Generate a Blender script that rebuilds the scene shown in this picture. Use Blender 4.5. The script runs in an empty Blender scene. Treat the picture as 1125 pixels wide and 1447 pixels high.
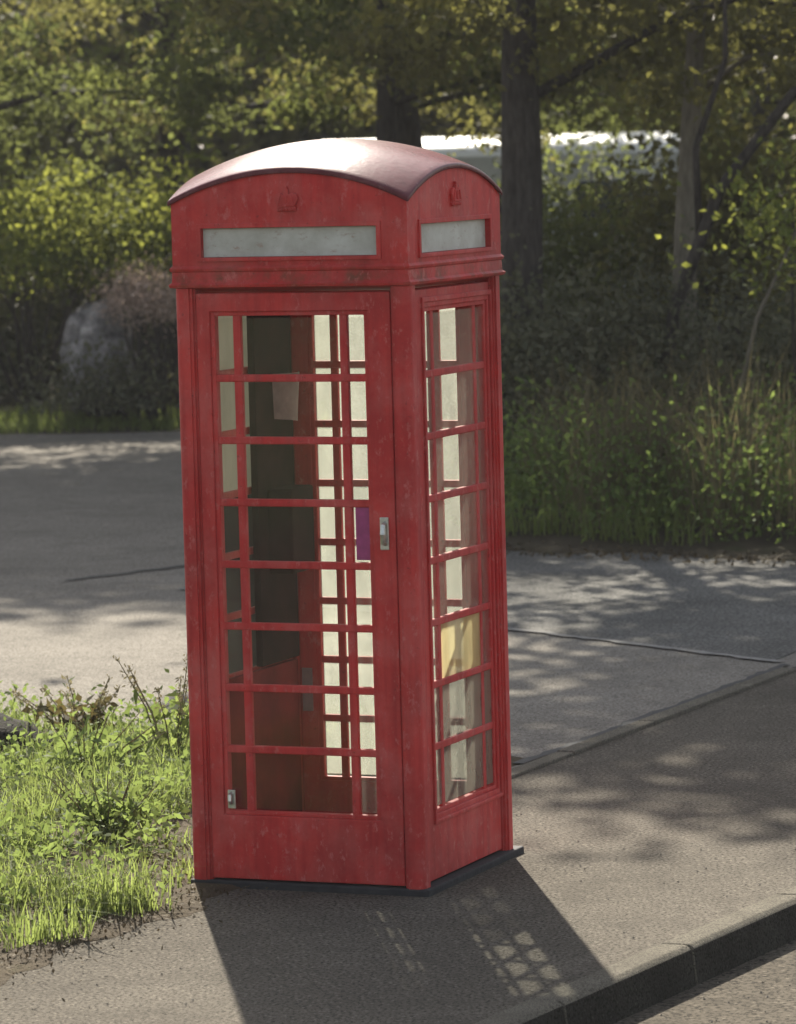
import bpy, bmesh, math, random
import numpy as np
from mathutils import Vector, Matrix

scene = bpy.context.scene
COL = scene.collection
R = math.radians

# ------------------------------------------------------------------ camera
CAM = Vector((5.7613, -13.4821, 2.5478))
rt = Vector((0.924846, 0.379415, -0.026534)); up = Vector((-0.009117, 0.091858, 0.995730)); fw = Vector((-0.380233, 0.920655, -0.088413))
cd = bpy.data.cameras.new('camera'); cam = bpy.data.objects.new('camera', cd); COL.objects.link(cam)
m = Matrix((rt, up, -fw)).transposed().to_4x4(); m.translation = CAM
cam.matrix_world = m
cd.sensor_fit = 'HORIZONTAL'; cd.sensor_width = 36.0; cd.lens = 36.0 * 6019.8 / 1125.0
cd.dof.use_dof = True; cd.dof.focus_distance = 14.9; cd.dof.aperture_fstop = 8.0
cd.clip_start = 0.1; cd.clip_end = 2000
scene.camera = cam

# ------------------------------------------------------------------ sky, sun, exposure
SUN_EL = R(37.0); SUN_AZ = math.atan2(-0.477, 0.879)          # azimuth from +Y towards +X
world = bpy.data.worlds.new('World'); scene.world = world; world.use_nodes = True
wn = world.node_tree; wn.nodes.clear()
sky = wn.nodes.new('ShaderNodeTexSky'); sky.sky_type = 'NISHITA'; sky.sun_disc = False
sky.sun_elevation = SUN_EL; sky.sun_rotation = SUN_AZ
sky.air_density = 1.0; sky.dust_density = 2.0; sky.ozone_density = 1.0
bg = wn.nodes.new('ShaderNodeBackground'); bg.inputs[1].default_value = 0.08
wo = wn.nodes.new('ShaderNodeOutputWorld')
hs = wn.nodes.new('ShaderNodeHueSaturation'); hs.inputs['Saturation'].default_value = 0.5      # thin high cloud greys the blue
wn.links.new(sky.outputs[0], hs.inputs['Color']); wn.links.new(hs.outputs[0], bg.inputs[0]); wn.links.new(bg.outputs[0], wo.inputs[0])
sl = bpy.data.lights.new('sun', 'SUN'); sl.energy = 5.0; sl.angle = R(0.55); sl.color = (1.0, 0.93, 0.80)
so = bpy.data.objects.new('sun', sl); COL.objects.link(so)
sdir = Vector((math.sin(SUN_AZ) * math.cos(SUN_EL), math.cos(SUN_AZ) * math.cos(SUN_EL), math.sin(SUN_EL)))
so.rotation_euler = sdir.to_track_quat('Z', 'Y').to_euler(); so.location = (0, 0, 30)
scene.view_settings.view_transform = 'Standard'; scene.view_settings.look = 'None'
scene.view_settings.gamma = 1.0; scene.view_settings.use_curve_mapping = False
scene.view_settings.exposure = 1.45
scene.render.engine = 'CYCLES'
scene.cycles.transparent_max_bounces = 24

# ------------------------------------------------------------------ helpers
FX = Vector((-0.381727, 0.924275)); RX = Vector((0.924275, 0.381727))
def V(D, a, z=0.0):
    """point D metres up the street from the viewpoint, a metres to its right"""
    return Vector((CAM.x + D * FX.x + a * RX.x, CAM.y + D * FX.y + a * RX.y, z))

def tag(o, label=None, cat=None, group=None, kind=None):
    if label: o['label'] = label
    if cat: o['category'] = cat
    if group: o['group'] = group
    if kind: o['kind'] = kind
    return o

def empty(name, loc=(0, 0, 0), rz=0.0):
    o = bpy.data.objects.new(name, None); COL.objects.link(o); o.location = loc; o.rotation_euler = (0, 0, rz)
    o.empty_display_size = 0.2
    return o

def link(name, me, mat=None, parent=None, loc=None, rz=None):
    o = bpy.data.objects.new(name, me); COL.objects.link(o)
    if mat is not None and len(me.materials) == 0: me.materials.append(mat)
    if parent is not None: o.parent = parent
    if loc is not None: o.location = loc
    if rz is not None: o.rotation_euler = (0, 0, rz)
    return o

def from_bm(bm, name='mesh', smooth=False):
    me = bpy.data.meshes.new(name); bm.to_mesh(me); bm.free()
    if smooth:
        for p in me.polygons: p.use_smooth = True
    return me

def pymesh(name, v, f, smooth=False):
    me = bpy.data.meshes.new(name); me.from_pydata([tuple(x) for x in v], [], f); me.update()
    if smooth:
        for p in me.polygons: p.use_smooth = True
    return me

def bevel_sharp(bm, w, ang=0.5):
    bmesh.ops.recalc_face_normals(bm, faces=bm.faces)
    es = [e for e in bm.edges if len(e.link_faces) == 2 and e.calc_face_angle(0) > ang]
    if es and w > 0: bmesh.ops.bevel(bm, geom=es, offset=w, segments=2, profile=0.5, affect='EDGES')

def box_mesh(x0, x1, y0, y1, z0, z1, bev=0.0):
    bm = bmesh.new()
    bmesh.ops.create_cube(bm, size=1)
    for v in bm.verts:
        v.co = Vector(((x0 + x1) / 2 + v.co.x * (x1 - x0), (y0 + y1) / 2 + v.co.y * (y1 - y0), (z0 + z1) / 2 + v.co.z * (z1 - z0)))
    bevel_sharp(bm, bev)
    return from_bm(bm)

def ring_mesh(o, i, y0, y1, bev=0.003):
    """rectangular frame in the xz plane: o / i = (x0,x1,z0,z1) outer / inner, y0..y1 thick"""
    bm = bmesh.new(); L = []
    for y in (y0, y1):
        for (a, b, c, d) in (o, i):
            L.append([bm.verts.new(p) for p in ((a, y, c), (b, y, c), (b, y, d), (a, y, d))])
    fo, fi, bo, bi = L
    for k in range(4):
        n = (k + 1) % 4
        bm.faces.new((fo[k], fo[n], fi[n], fi[k])); bm.faces.new((bo[k], bi[k], bi[n], bo[n]))
        bm.faces.new((fo[k], bo[k], bo[n], fo[n])); bm.faces.new((fi[k], fi[n], bi[n], bi[k]))
    bevel_sharp(bm, bev)
    return from_bm(bm)

def prism_mesh(poly, z0, z1, bev=0.0):
    bm = bmesh.new()
    b = [bm.verts.new((x, y, z0)) for x, y in poly]; t = [bm.verts.new((x, y, z1)) for x, y in poly]
    n = len(poly)
    bm.faces.new(b[::-1]); bm.faces.new(t)
    for k in range(n): bm.faces.new((b[k], b[(k + 1) % n], t[(k + 1) % n], t[k]))
    bevel_sharp(bm, bev)
    return from_bm(bm)

def tube_data(pts, rad, n=10, seed=0, rough=0.0):
    rng = random.Random(seed); v = []; f = []
    pts = [Vector(p) for p in pts]
    for k, p in enumerate(pts):
        d = (pts[min(k + 1, len(pts) - 1)] - pts[max(k - 1, 0)]).normalized()
        a = d.orthogonal().normalized() if k == 0 else (a - d * a.dot(d)).normalized()
        b = d.cross(a)
        for j in range(n):
            t = 2 * math.pi * j / n; r = rad[k] * (1 + rough * (rng.random() - 0.5))
            v.append(p + (a * math.cos(t) + b * math.sin(t)) * r)
    for k in range(len(pts) - 1):
        for j in range(n):
            f.append((k * n + j, k * n + (j + 1) % n, (k + 1) * n + (j + 1) % n, (k + 1) * n + j))
    f.append(tuple(range(n))[::-1]); f.append(tuple(range((len(pts) - 1) * n, len(pts) * n)))
    return v, f

def join(parts):
    V_, F_ = [], []
    for v, f in parts:
        o = len(V_); V_ += list(v); F_ += [tuple(i + o for i in q) for q in f]
    return V_, F_

def np_quads(name, verts, nq, mat, parent=None, per=4, smooth=False):
    """verts: (nq*4,3) quads"""
    me = bpy.data.meshes.new(name)
    me.vertices.add(len(verts)); me.vertices.foreach_set('co', np.ascontiguousarray(verts, dtype=np.float32).ravel())
    me.loops.add(nq * 4); me.loops.foreach_set('vertex_index', np.arange(nq * 4, dtype=np.int32))
    me.polygons.add(nq); me.polygons.foreach_set('loop_start', np.arange(0, nq * 4, 4, dtype=np.int32))
    me.update(calc_edges=True)
    return link(name, me, mat, parent)

def rand_unit(rng, n):
    v = rng.normal(size=(n, 3)); return v / (np.linalg.norm(v, axis=1, keepdims=True) + 1e-9)

def leaf_cloud(name, P, L, W, mat, rng, parent=None, droop=0.35, flat=0.0, fold=0.18):
    n = len(P); d = rand_unit(rng, n); d[:, 2] -= droop; d /= np.linalg.norm(d, axis=1, keepdims=True)
    r = rand_unit(rng, n); r[:, 2] += flat
    nn = r - d * (r * d).sum(1, keepdims=True); nn /= np.linalg.norm(nn, axis=1, keepdims=True) + 1e-9
    s = np.cross(d, nn)
    L = L * rng.uniform(0.4, 1.5, (n, 1)); Wd = W * rng.uniform(0.7, 1.2, (n, 1))
    q = np.empty((n, 4, 3))
    q[:, 0] = P - d * L / 2; q[:, 2] = P + d * L / 2
    mid = P - d * L * 0.08
    q[:, 1] = mid + s * Wd / 2 + nn * Wd * fold; q[:, 3] = mid - s * Wd / 2 + nn * Wd * fold
    return np_quads(name, q.reshape(-1, 3), n, mat, parent)

def blades(name, P, H, W, mat, rng, parent=None, bend=0.45):
    """grass blades: two quads each, the upper one ending in a point"""
    n = len(P); az = rng.uniform(0, 2 * np.pi, n)
    H = H * rng.uniform(0.45, 1.25, n); W = W * rng.uniform(0.6, 1.3, n)
    dx = np.stack([np.cos(az), np.sin(az), np.zeros(n)], 1); sx = np.stack([-np.sin(az), np.cos(az), np.zeros(n)], 1)
    b = bend * rng.uniform(0.1, 1.4, n)
    m1 = P + dx * (H * b * 0.25)[:, None]; m1[:, 2] += H * 0.55
    tp = P + dx * (H * b)[:, None]; tp[:, 2] += H * np.sqrt(np.clip(1 - (b * 0.75) ** 2, 0.2, 1))
    w = (W / 2)[:, None]
    q = np.empty((n, 2, 4, 3))
    q[:, 0, 0] = P - sx * w; q[:, 0, 1] = P + sx * w; q[:, 0, 2] = m1 + sx * w * 0.75; q[:, 0, 3] = m1 - sx * w * 0.75
    q[:, 1, 0] = m1 - sx * w * 0.75; q[:, 1, 1] = m1 + sx * w * 0.75; q[:, 1, 2] = tp + sx * w * 0.08; q[:, 1, 3] = tp - sx * w * 0.08
    return np_quads(name, q.reshape(-1, 3), 2 * n, mat, parent)

def clumps(rng, centres, rad, per, squash=0.7):
    c = np.repeat(np.asarray(centres, float), per, axis=0)
    r = np.repeat(np.asarray(rad, float) * np.ones(len(centres)), per)[:, None]
    g = rng.normal(size=c.shape) * 0.5; g[:, 2] *= squash
    return c + g * r

# ------------------------------------------------------------------ materials
class NT:
    def __init__(s, name):
        s.m = bpy.data.materials.new(name); s.m.use_nodes = True; s.t = s.m.node_tree; s.t.nodes.clear()
        s.out = s.t.nodes.new('ShaderNodeOutputMaterial')
        s.co = s.t.nodes.new('ShaderNodeTexCoord'); s.geo = s.t.nodes.new('ShaderNodeNewGeometry')
    def n(s, t, **k):
        x = s.t.nodes.new(t)
        for a, b in k.items(): setattr(x, a, b)
        return x
    def set(s, sock, v):
        if hasattr(v, 'is_output'): s.t.links.new(v, sock)
        elif isinstance(v, (tuple, list)) and len(v) == 3 and sock.type == 'RGBA': sock.default_value = (*v, 1)
        else: sock.default_value = v
    def pos(s, sc=(1, 1, 1)):
        mp = s.n('ShaderNodeMapping'); mp.inputs['Scale'].default_value = sc
        s.t.links.new(s.geo.outputs['Position'], mp.inputs['Vector']); return mp.outputs[0]
    def noise(s, scale, detail=4, rough=0.55, sc=(1, 1, 1), dist=0.0):
        x = s.n('ShaderNodeTexNoise'); x.inputs['Scale'].default_value = scale; x.inputs['Detail'].default_value = detail
        x.inputs['Roughness'].default_value = rough; x.inputs['Distortion'].default_value = dist
        s.t.links.new(s.pos(sc), x.inputs['Vector']); return x.outputs['Fac']
    def ramp(s, fac, stops):
        x = s.n('ShaderNodeValToRGB'); cr = x.color_ramp
        while len(cr.elements) < len(stops): cr.elements.new(0.5)
        for e, (p, c) in zip(cr.elements, stops):
            e.position = p; e.color = (*c, 1) if len(c) == 3 else c
        s.t.links.new(fac, x.inputs[0]); return x.outputs[0]
    def mix(s, fac, a, b, mode='MIX'):
        x = s.n('ShaderNodeMix', data_type='RGBA', blend_type=mode)
        s.set(x.inputs[0], fac); s.set(x.inputs[6], a); s.set(x.inputs[7], b); return x.outputs[2]
    def math(s, op, a, b=0.0):
        x = s.n('ShaderNodeMath', operation=op); s.set(x.inputs[0], a); s.set(x.inputs[1], b); return x.outputs[0]
    def bump(s, h, strength, dist):
        x = s.n('ShaderNodeBump'); x.inputs['Strength'].default_value = strength; x.inputs['Distance'].default_value = dist
        s.t.links.new(h, x.inputs['Height']); return x.outputs[0]
    def principled(s, col, rough=0.6, spec=0.5, metal=0.0, normal=None):
        x = s.n('ShaderNodeBsdfPrincipled')
        s.set(x.inputs['Base Color'], col); s.set(x.inputs['Roughness'], rough); s.set(x.inputs['Specular IOR Level'], spec); s.set(x.inputs['Metallic'], metal)
        if normal is not None: s.t.links.new(normal, x.inputs['Normal'])
        return x.outputs[0]
    def mixsh(s, fac, a, b):
        x = s.n('ShaderNodeMixShader'); s.set(x.inputs[0], fac); s.t.links.new(a, x.inputs[1]); s.t.links.new(b, x.inputs[2]); return x.outputs[0]
    def done(s, sh): s.t.links.new(sh, s.out.inputs['Surface']); return s.m

def mat_plain(name, col, rough=0.6, spec=0.4, metal=0.0, var=0.25, scale=8, bump=0.0):
    t = NT(name); f = t.noise(scale, 5, 0.6)
    lo = tuple(c * (1 - var) for c in col); hi = tuple(min(1, c * (1 + var)) for c in col)
    c = t.ramp(f, [(0.3, lo), (0.7, hi)])
    nm = t.bump(t.noise(scale * 6, 4), bump, 0.01) if bump else None
    return t.done(t.principled(c, rough, spec, metal, nm))

def mat_red(name, fresh, faded, chalk, chalk_amt, rough, spec=0.45):
    t = NT(name)
    c = t.ramp(t.noise(2.2, 5, 0.6, (1, 1, 0.45)), [(0.3, fresh), (0.72, faded)])
    streak = t.ramp(t.noise(9, 4, 0.6, (3.2, 3.2, 0.22)), [(0.42, (0, 0, 0)), (0.75, (1, 1, 1))])
    c = t.mix(t.math('MULTIPLY', streak, 0.6), c, tuple(x * 0.55 for x in fresh))
    c = t.mix(t.math('MULTIPLY', t.ramp(t.noise(5, 6, 0.65), [(0.45, (0, 0, 0)), (0.72, (1, 1, 1))]), chalk_amt), c, chalk)
    c = t.mix(t.math('MULTIPLY', t.ramp(t.noise(1.7, 6, 0.7), [(0.45, (0, 0, 0)), (0.72, (1, 1, 1))]), 0.65), c, tuple(x * 0.42 for x in fresh))
    sep = t.n('ShaderNodeSeparateXYZ'); t.t.links.new(t.geo.outputs['Position'], sep.inputs[0])
    band = t.ramp(sep.outputs[2], [(0.0, (0.5, 0.5, 0.5)), (0.07, (0, 0, 0))])                                     # mud splashed round the foot
    z2 = t.math('MULTIPLY', t.math('ABSOLUTE', t.math('SUBTRACT', sep.outputs[2], 2.075)), 9.0)                     # algae along the cornice
    band = t.math('ADD', band, t.math('MAXIMUM', t.math('SUBTRACT', 0.75, z2), 0.0))
    al = t.ramp(t.noise(11, 6, 0.7), [(0.47, (0, 0, 0)), (0.66, (1, 1, 1))])
    c = t.mix(t.math('MULTIPLY', t.math('MINIMUM', band, 1.0), al), c, (0.07, 0.05, 0.025))
    fl = t.ramp(t.noise(34, 6, 0.75, (1, 1, 0.6)), [(0.56, (0, 0, 0)), (0.66, (1, 1, 1))])                          # flaked, sun-bleached patches
    c = t.mix(t.math('MULTIPLY', fl, 0.6), c, chalk)
    spots = t.ramp(t.noise(60, 3, 0.6), [(0.66, (0, 0, 0)), (0.72, (1, 1, 1))])
    c = t.mix(t.math('MULTIPLY', spots, 0.5), c, (0.06, 0.025, 0.02))
    nm = t.bump(t.noise(45, 4, 0.6), 0.18, 0.004)
    return t.done(t.principled(c, rough, spec, 0, nm))

M = {}
M['red'] = mat_red('red_paint', (0.46, 0.022, 0.022), (0.55, 0.055, 0.045), (0.50, 0.15, 0.13), 0.5, 0.6, 0.3)
M['roof'] = mat_red('faded_roof_paint', (0.115, 0.030, 0.036), (0.15, 0.048, 0.055), (0.17, 0.085, 0.088), 0.75, 0.27, 0.10)
M['plinth'] = mat_plain('black_plinth', (0.035, 0.033, 0.034), 0.8, 0.2, scale=14, bump=0.3)
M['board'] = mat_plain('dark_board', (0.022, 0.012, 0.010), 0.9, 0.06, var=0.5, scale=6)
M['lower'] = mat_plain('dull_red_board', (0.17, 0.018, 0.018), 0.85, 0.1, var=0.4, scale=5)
M['paper'] = mat_plain('faded_paper', (0.26, 0.22, 0.20), 0.8, 0.2, var=0.2, scale=20)
M['purple'] = mat_plain('purple_sticker', (0.30, 0.045, 0.15), 0.4, 0.4, var=0.25, scale=25)
M['steel'] = mat_plain('worn_steel', (0.55, 0.55, 0.50), 0.35, 0.5, metal=0.85, var=0.25, scale=40)

def mat_glass(name, dirt, dirtcol, trans=1.0, spread=0.15):
    t = NT(name)
    tr = t.n('ShaderNodeBsdfTransparent'); tr.inputs[0].default_value = (0.97, 0.98, 0.97, 1)
    gl = t.n('ShaderNodeBsdfGlossy'); gl.inputs['Roughness'].default_value = 0.06; gl.inputs[0].default_value = (1, 1, 1, 1)
    fr = t.n('ShaderNodeLayerWeight'); fr.inputs[0].default_value = 0.5
    fz = t.math('ADD', 0.025, t.math('MULTIPLY', t.math('POWER', fr.outputs['Facing'], 4.0), 0.55))     # Schlick reflection, the same from both sides
    g = t.mixsh(fz, tr.outputs[0], gl.outputs[0])
    tl = t.n('ShaderNodeBsdfTranslucent'); df = t.n('ShaderNodeBsdfDiffuse')
    c = t.ramp(t.noise(14, 5, 0.6, (1, 1, 0.35)), [(0.3, tuple(x * 0.75 for x in dirtcol)), (0.7, dirtcol)])
    t.set(tl.inputs[0], c); t.set(df.inputs[0], c)
    d = t.mixsh(min(1.0, 0.55 * trans), df.outputs[0], tl.outputs[0])
    f = t.noise(9, 5, 0.6, (1, 1, 0.5))
    f = t.math('ADD', dirt - spread / 2, t.math('MULTIPLY', f, spread))
    return t.done(t.mixsh(f, g, d))
M['glass'] = mat_glass('clear_glass', 0.025, (0.4, 0.38, 0.34), 1.0, 0.03)
M['glass_side'] = mat_glass('dusty_glass', 0.10, (0.6, 0.6, 0.52))
M['glass_back'] = mat_glass('hazy_glass', 0.17, (0.86, 0.86, 0.74), 1.7, 0.10)
M['glass_back_low'] = mat_glass('hazier_glass', 0.44, (0.46, 0.46, 0.39), 1.7, 0.12)
M['glass_grime'] = mat_glass('grimy_low_glass', 0.42, (0.55, 0.54, 0.46), 1.5, 0.15)
M['glass_frost'] = mat_glass('frosted_glass', 0.86, (0.34, 0.33, 0.27), 1.0, 0.1)
M['glass_dark'] = mat_glass('grimy_glass', 0.85, (0.05, 0.05, 0.045), 0.5, 0.1)
M['glass_yellow'] = mat_glass('yellowed_acrylic', 0.62, (0.90, 0.82, 0.52), 1.6, 0.2)
def mat_opal():
    t = NT('opal_sign')
    c = t.ramp(t.noise(7, 6, 0.65), [(0.3, (0.33, 0.32, 0.27)), (0.7, (0.52, 0.53, 0.48))])
    c = t.mix(t.ramp(t.noise(28, 5, 0.7, (1, 1, 2)), [(0.58, (0, 0, 0)), (0.75, (1, 1, 1))]), c, (0.30, 0.22, 0.17))
    return t.done(t.principled(c, 0.45, 0.5))
M['opal'] = mat_opal()

def mat_tarmac(name, lo, hi, grit_lo, patch=(0.5, 0.5), scale=170):
    t = NT(name)
    c = t.ramp(t.noise(0.9, 6, 0.6), [(0.3, lo), (0.7, hi)])
    g = t.noise(scale, 2, 0.7)
    c = t.mix(t.ramp(g, [(0.38, (1, 1, 1)), (0.52, (0, 0, 0))]), c, grit_lo)
    v = t.n('ShaderNodeTexVoronoi'); v.inputs['Scale'].default_value = scale * 0.55; t.t.links.new(t.pos(), v.inputs['Vector'])
    c = t.mix(t.math('MULTIPLY', t.ramp(v.outputs['Distance'], [(0.12, (1, 1, 1)), (0.3, (0, 0, 0))]), 0.5), c, tuple(min(1, x * 1.8) for x in hi))
    c = t.mix(t.math('MULTIPLY', t.ramp(t.noise(3.1, 5, 0.7), [(0.5, (0, 0, 0)), (0.75, (1, 1, 1))]), 0.35), c, tuple(x * 0.6 for x in lo))
    st = t.ramp(t.noise(1.7, 7, 0.75, (1, 1, 1), 0.8), [(0.52, (0, 0, 0)), (0.60, (1, 1, 1))])
    c = t.mix(t.math('MULTIPLY', st, 0.30), c, tuple(x * 0.55 for x in lo))                       # damp and oily stains
    pt = t.ramp(t.noise(6.5, 6, 0.8), [(0.60, (0, 0, 0)), (0.66, (1, 1, 1))])
    c = t.mix(t.math('MULTIPLY', pt, 0.35), c, tuple(min(1, x * 1.35) for x in hi))               # worn paler patches
    nm = t.bump(t.math('ADD', g, t.math('MULTIPLY', t.noise(25, 3), 0.6)), 0.7, 0.008)
    return t.done(t.principled(c, 0.95, 0.05, 0, nm))
M['pave'] = mat_tarmac('worn_footway', (0.0886, 0.0778, 0.0626), (0.1350, 0.1188, 0.0961), (0.0302, 0.0259, 0.0216), scale=80)
M['fore'] = mat_tarmac('forecourt_tarmac', (0.1770, 0.1613, 0.1378), (0.2486, 0.2262, 0.1938), (0.0840, 0.0762, 0.0650), scale=90)
M['gravel'] = mat_tarmac('gritty_tarmac', (0.1050, 0.1008, 0.0924), (0.1785, 0.1712, 0.1575), (0.0420, 0.0420, 0.0378), scale=55)
M['road'] = mat_tarmac('road_tarmac', (0.0670, 0.0572, 0.0443), (0.1134, 0.0972, 0.0756), (0.0238, 0.0205, 0.0162), scale=60)
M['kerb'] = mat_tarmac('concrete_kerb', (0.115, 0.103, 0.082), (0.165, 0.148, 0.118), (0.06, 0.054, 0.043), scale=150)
M['kerb_face'] = mat_tarmac('grimy_kerb_face', (0.03, 0.027, 0.022), (0.05, 0.046, 0.038), (0.015, 0.014, 0.011), scale=110)  # kerb concrete darkened: shade of the road-side face put into its colour
M['tar'] = mat_plain('tar_seam', (0.035, 0.034, 0.034), 0.8, 0.3, scale=20)  # near-black strips laid along two lines of the forecourt
M['cement'] = mat_plain('pale_joint', (0.19, 0.18, 0.165), 0.9, 0.2, scale=16, bump=0.4)
def mat_soil(name, a, b, g):
    t = NT(name); c = t.ramp(t.noise(3.5, 7, 0.65), [(0.3, a), (0.55, b), (0.75, g)])
    return t.done(t.principled(c, 0.95, 0.1, 0, t.bump(t.noise(40, 5, 0.7), 0.8, 0.02)))
M['soil'] = mat_soil('verge_soil', (0.05, 0.038, 0.026), (0.08, 0.062, 0.04), (0.055, 0.07, 0.025))
M['floor'] = mat_soil('woodland_floor', (0.03, 0.024, 0.017), (0.05, 0.04, 0.025), (0.035, 0.045, 0.018))
M['ground'] = mat_soil('ground', (0.08, 0.08, 0.04), (0.10, 0.10, 0.05), (0.07, 0.09, 0.035))
def mat_bark(name, a, b):
    t = NT(name); f = t.noise(14, 6, 0.65, (2.5, 2.5, 0.5))
    return t.done(t.principled(t.ramp(f, [(0.3, a), (0.7, b)]), 0.9, 0.15, 0, t.bump(f, 0.9, 0.03)))
M['bark'] = mat_bark('dark_bark', (0.028, 0.023, 0.02), (0.085, 0.072, 0.062))
M['bark_pale'] = mat_bark('pale_bark', (0.10, 0.088, 0.068), (0.22, 0.19, 0.14))
def mat_stone():
    t = NT('boulder_stone'); f = t.noise(7, 7, 0.65)
    c = t.ramp(f, [(0.36, (0.07, 0.064, 0.062)), (0.5, (0.20, 0.185, 0.18)), (0.6, (0.30, 0.275, 0.265)), (0.66, (0.44, 0.41, 0.38))])
    return t.done(t.principled(c, 0.9, 0.2, 0, t.bump(f, 0.9, 0.04)))
M['stone'] = mat_stone()
M['darkstone'] = mat_plain('dark_mossy_stone', (0.03, 0.027, 0.022), 0.95, 0.1, var=0.6, scale=9, bump=0.8)  # near-black all over, tone varied at random

def mat_leaf(name, dark, mid, lite, trans, tcol, gloss=0.12, aged=True):
    t = NT(name)
    r = t.geo.outputs['Random Per Island']
    c = t.ramp(r, [(0.0, dark), (0.5, mid), (1.0, lite)])
    big = t.noise(0.9, 3, 0.5)
    c = t.mix(t.ramp(big, [(0.35, (0, 0, 0)), (0.7, (0.6, 0.6, 0.6))]), c, lite)
    p = t.principled(c, 0.7, gloss * 0.6)
    tl = t.n('ShaderNodeBsdfTranslucent'); tc = t.mix(t.math('MULTIPLY', r, 0.6), tcol, tuple(x * 0.55 for x in tcol))
    age = t.ramp(t.noise(1.3, 4, 0.6), [(0.36, (0.38, 0.36, 0.42)), (0.52, (0.8, 0.8, 0.8)), (0.68, (1.25, 1.2, 1.0))])    # older and younger growth
    t.set(tl.inputs[0], t.mix(1.0 if aged else 0.0, tc, age, 'MULTIPLY'))
    return t.done(t.mixsh(trans, p, tl.outputs[0]))
M['leaf'] = mat_leaf('tree_leaf', (0.058, 0.066, 0.034), (0.082, 0.094, 0.044), (0.115, 0.122, 0.05), 0.45, (0.27, 0.31, 0.09))
M['leaf2'] = mat_leaf('olive_leaf', (0.068, 0.064, 0.038), (0.098, 0.093, 0.05), (0.14, 0.128, 0.06), 0.45, (0.32, 0.31, 0.09))
M['leaf_dark'] = mat_leaf('evergreen_leaf', (0.06, 0.065, 0.042), (0.095, 0.097, 0.06), (0.13, 0.125, 0.075), 0.22, (0.15, 0.15, 0.06), 0.25)
M['leaf_bright'] = mat_leaf('shrub_leaf', (0.06, 0.09, 0.028), (0.09, 0.12, 0.036), (0.12, 0.15, 0.045), 0.48, (0.40, 0.43, 0.09))
M['leaf_pink'] = mat_leaf('dry_pink_leaf', (0.10, 0.08, 0.07), (0.45, 0.33, 0.26), (0.60, 0.46, 0.38), 0.3, (0.6, 0.45, 0.35), 0.15)
M['grass'] = mat_leaf('grass_blade', (0.05, 0.075, 0.025), (0.085, 0.115, 0.036), (0.15, 0.155, 0.06), 0.48, (0.31, 0.38, 0.10), aged=False)
M['dry'] = mat_leaf('dry_grass', (0.09, 0.085, 0.045), (0.15, 0.13, 0.07), (0.23, 0.19, 0.11), 0.35, (0.30, 0.26, 0.13), 0.15)
M['weed'] = mat_leaf('weed_leaf', (0.055, 0.09, 0.03), (0.085, 0.125, 0.04), (0.115, 0.15, 0.05), 0.42, (0.27, 0.35, 0.09), aged=False)
M['brownweed'] = mat_leaf('brown_weed', (0.035, 0.028, 0.018), (0.07, 0.055, 0.03), (0.09, 0.085, 0.035), 0.3, (0.20, 0.16, 0.06), 0.1)
M['litter'] = mat_leaf('leaf_litter', (0.04, 0.03, 0.018), (0.07, 0.052, 0.03), (0.12, 0.095, 0.06), 0.1, (0.2, 0.15, 0.08), 0.1)
M['white'] = mat_plain('white_panel', (0.72, 0.72, 0.68), 0.4, 0.5, var=0.08, scale=2)
M['grime'] = mat_plain('grey_panel', (0.42, 0.43, 0.40), 0.6, 0.4, var=0.15, scale=3)  # white caravan wall greyed, its shade put into the base colour
M['winglass'] = mat_plain('tinted_window', (0.03, 0.035, 0.035), 0.08, 0.6, var=0.1)
M['grit'] = mat_plain('loose_grit', (0.16, 0.145, 0.12), 0.9, 0.1, var=0.6, scale=60)
M['tyre'] = mat_plain('rubber', (0.02, 0.02, 0.02), 0.8, 0.2)

# ------------------------------------------------------------------ the setting
def xk(y): return 1.565 + 0.10 * y - 0.004 * max(0, y) ** 2 * 0      # inner line of the kerb
def xe(y): return -0.34 + 0.04 * y                                    # back edge of the footway

link('ground', pymesh('ground', [(-600, -600, -0.16), (600, -600, -0.16), (600, 600, -0.16), (-600, 600, -0.16)], [(0, 1, 2, 3)]), M['ground'])['kind'] = 'structure'
def slab(name, poly, top, thick, mat):
    me = prism_mesh(poly, top - thick, top); o = link(name, me, mat); o['kind'] = 'structure'; return o
ys = [y * 0.5 for y in range(-40, 23)]
slab('road', [(xk(-30) + 0.118, -30), (40, -30), (40, 30), (xk(30) + 0.118, 30)], -0.122, 0.03, M['road'])
slab('pavement', [(xk(-30), -30), (xk(11), 11), (xe(11) + 0.05, 11), (xe(-30) + 0.05, -30)], 0.0, 0.14, M['pave'])
fo = slab('forecourt', [(xe(2.3) - 0.03, 2.3), (xe(11) - 0.03, 11), (V(24.0, 3.0).x, V(24.0, 3.0).y), (V(27, 2.5).x, V(27, 2.5).y), (V(40, 1.5).x, V(40, 1.5).y), (V(40, -30).x, V(40, -30).y), (V(24, -30).x, V(24, -30).y), (-9, 2.3)], -0.004, 0.13, M['fore'])
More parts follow.
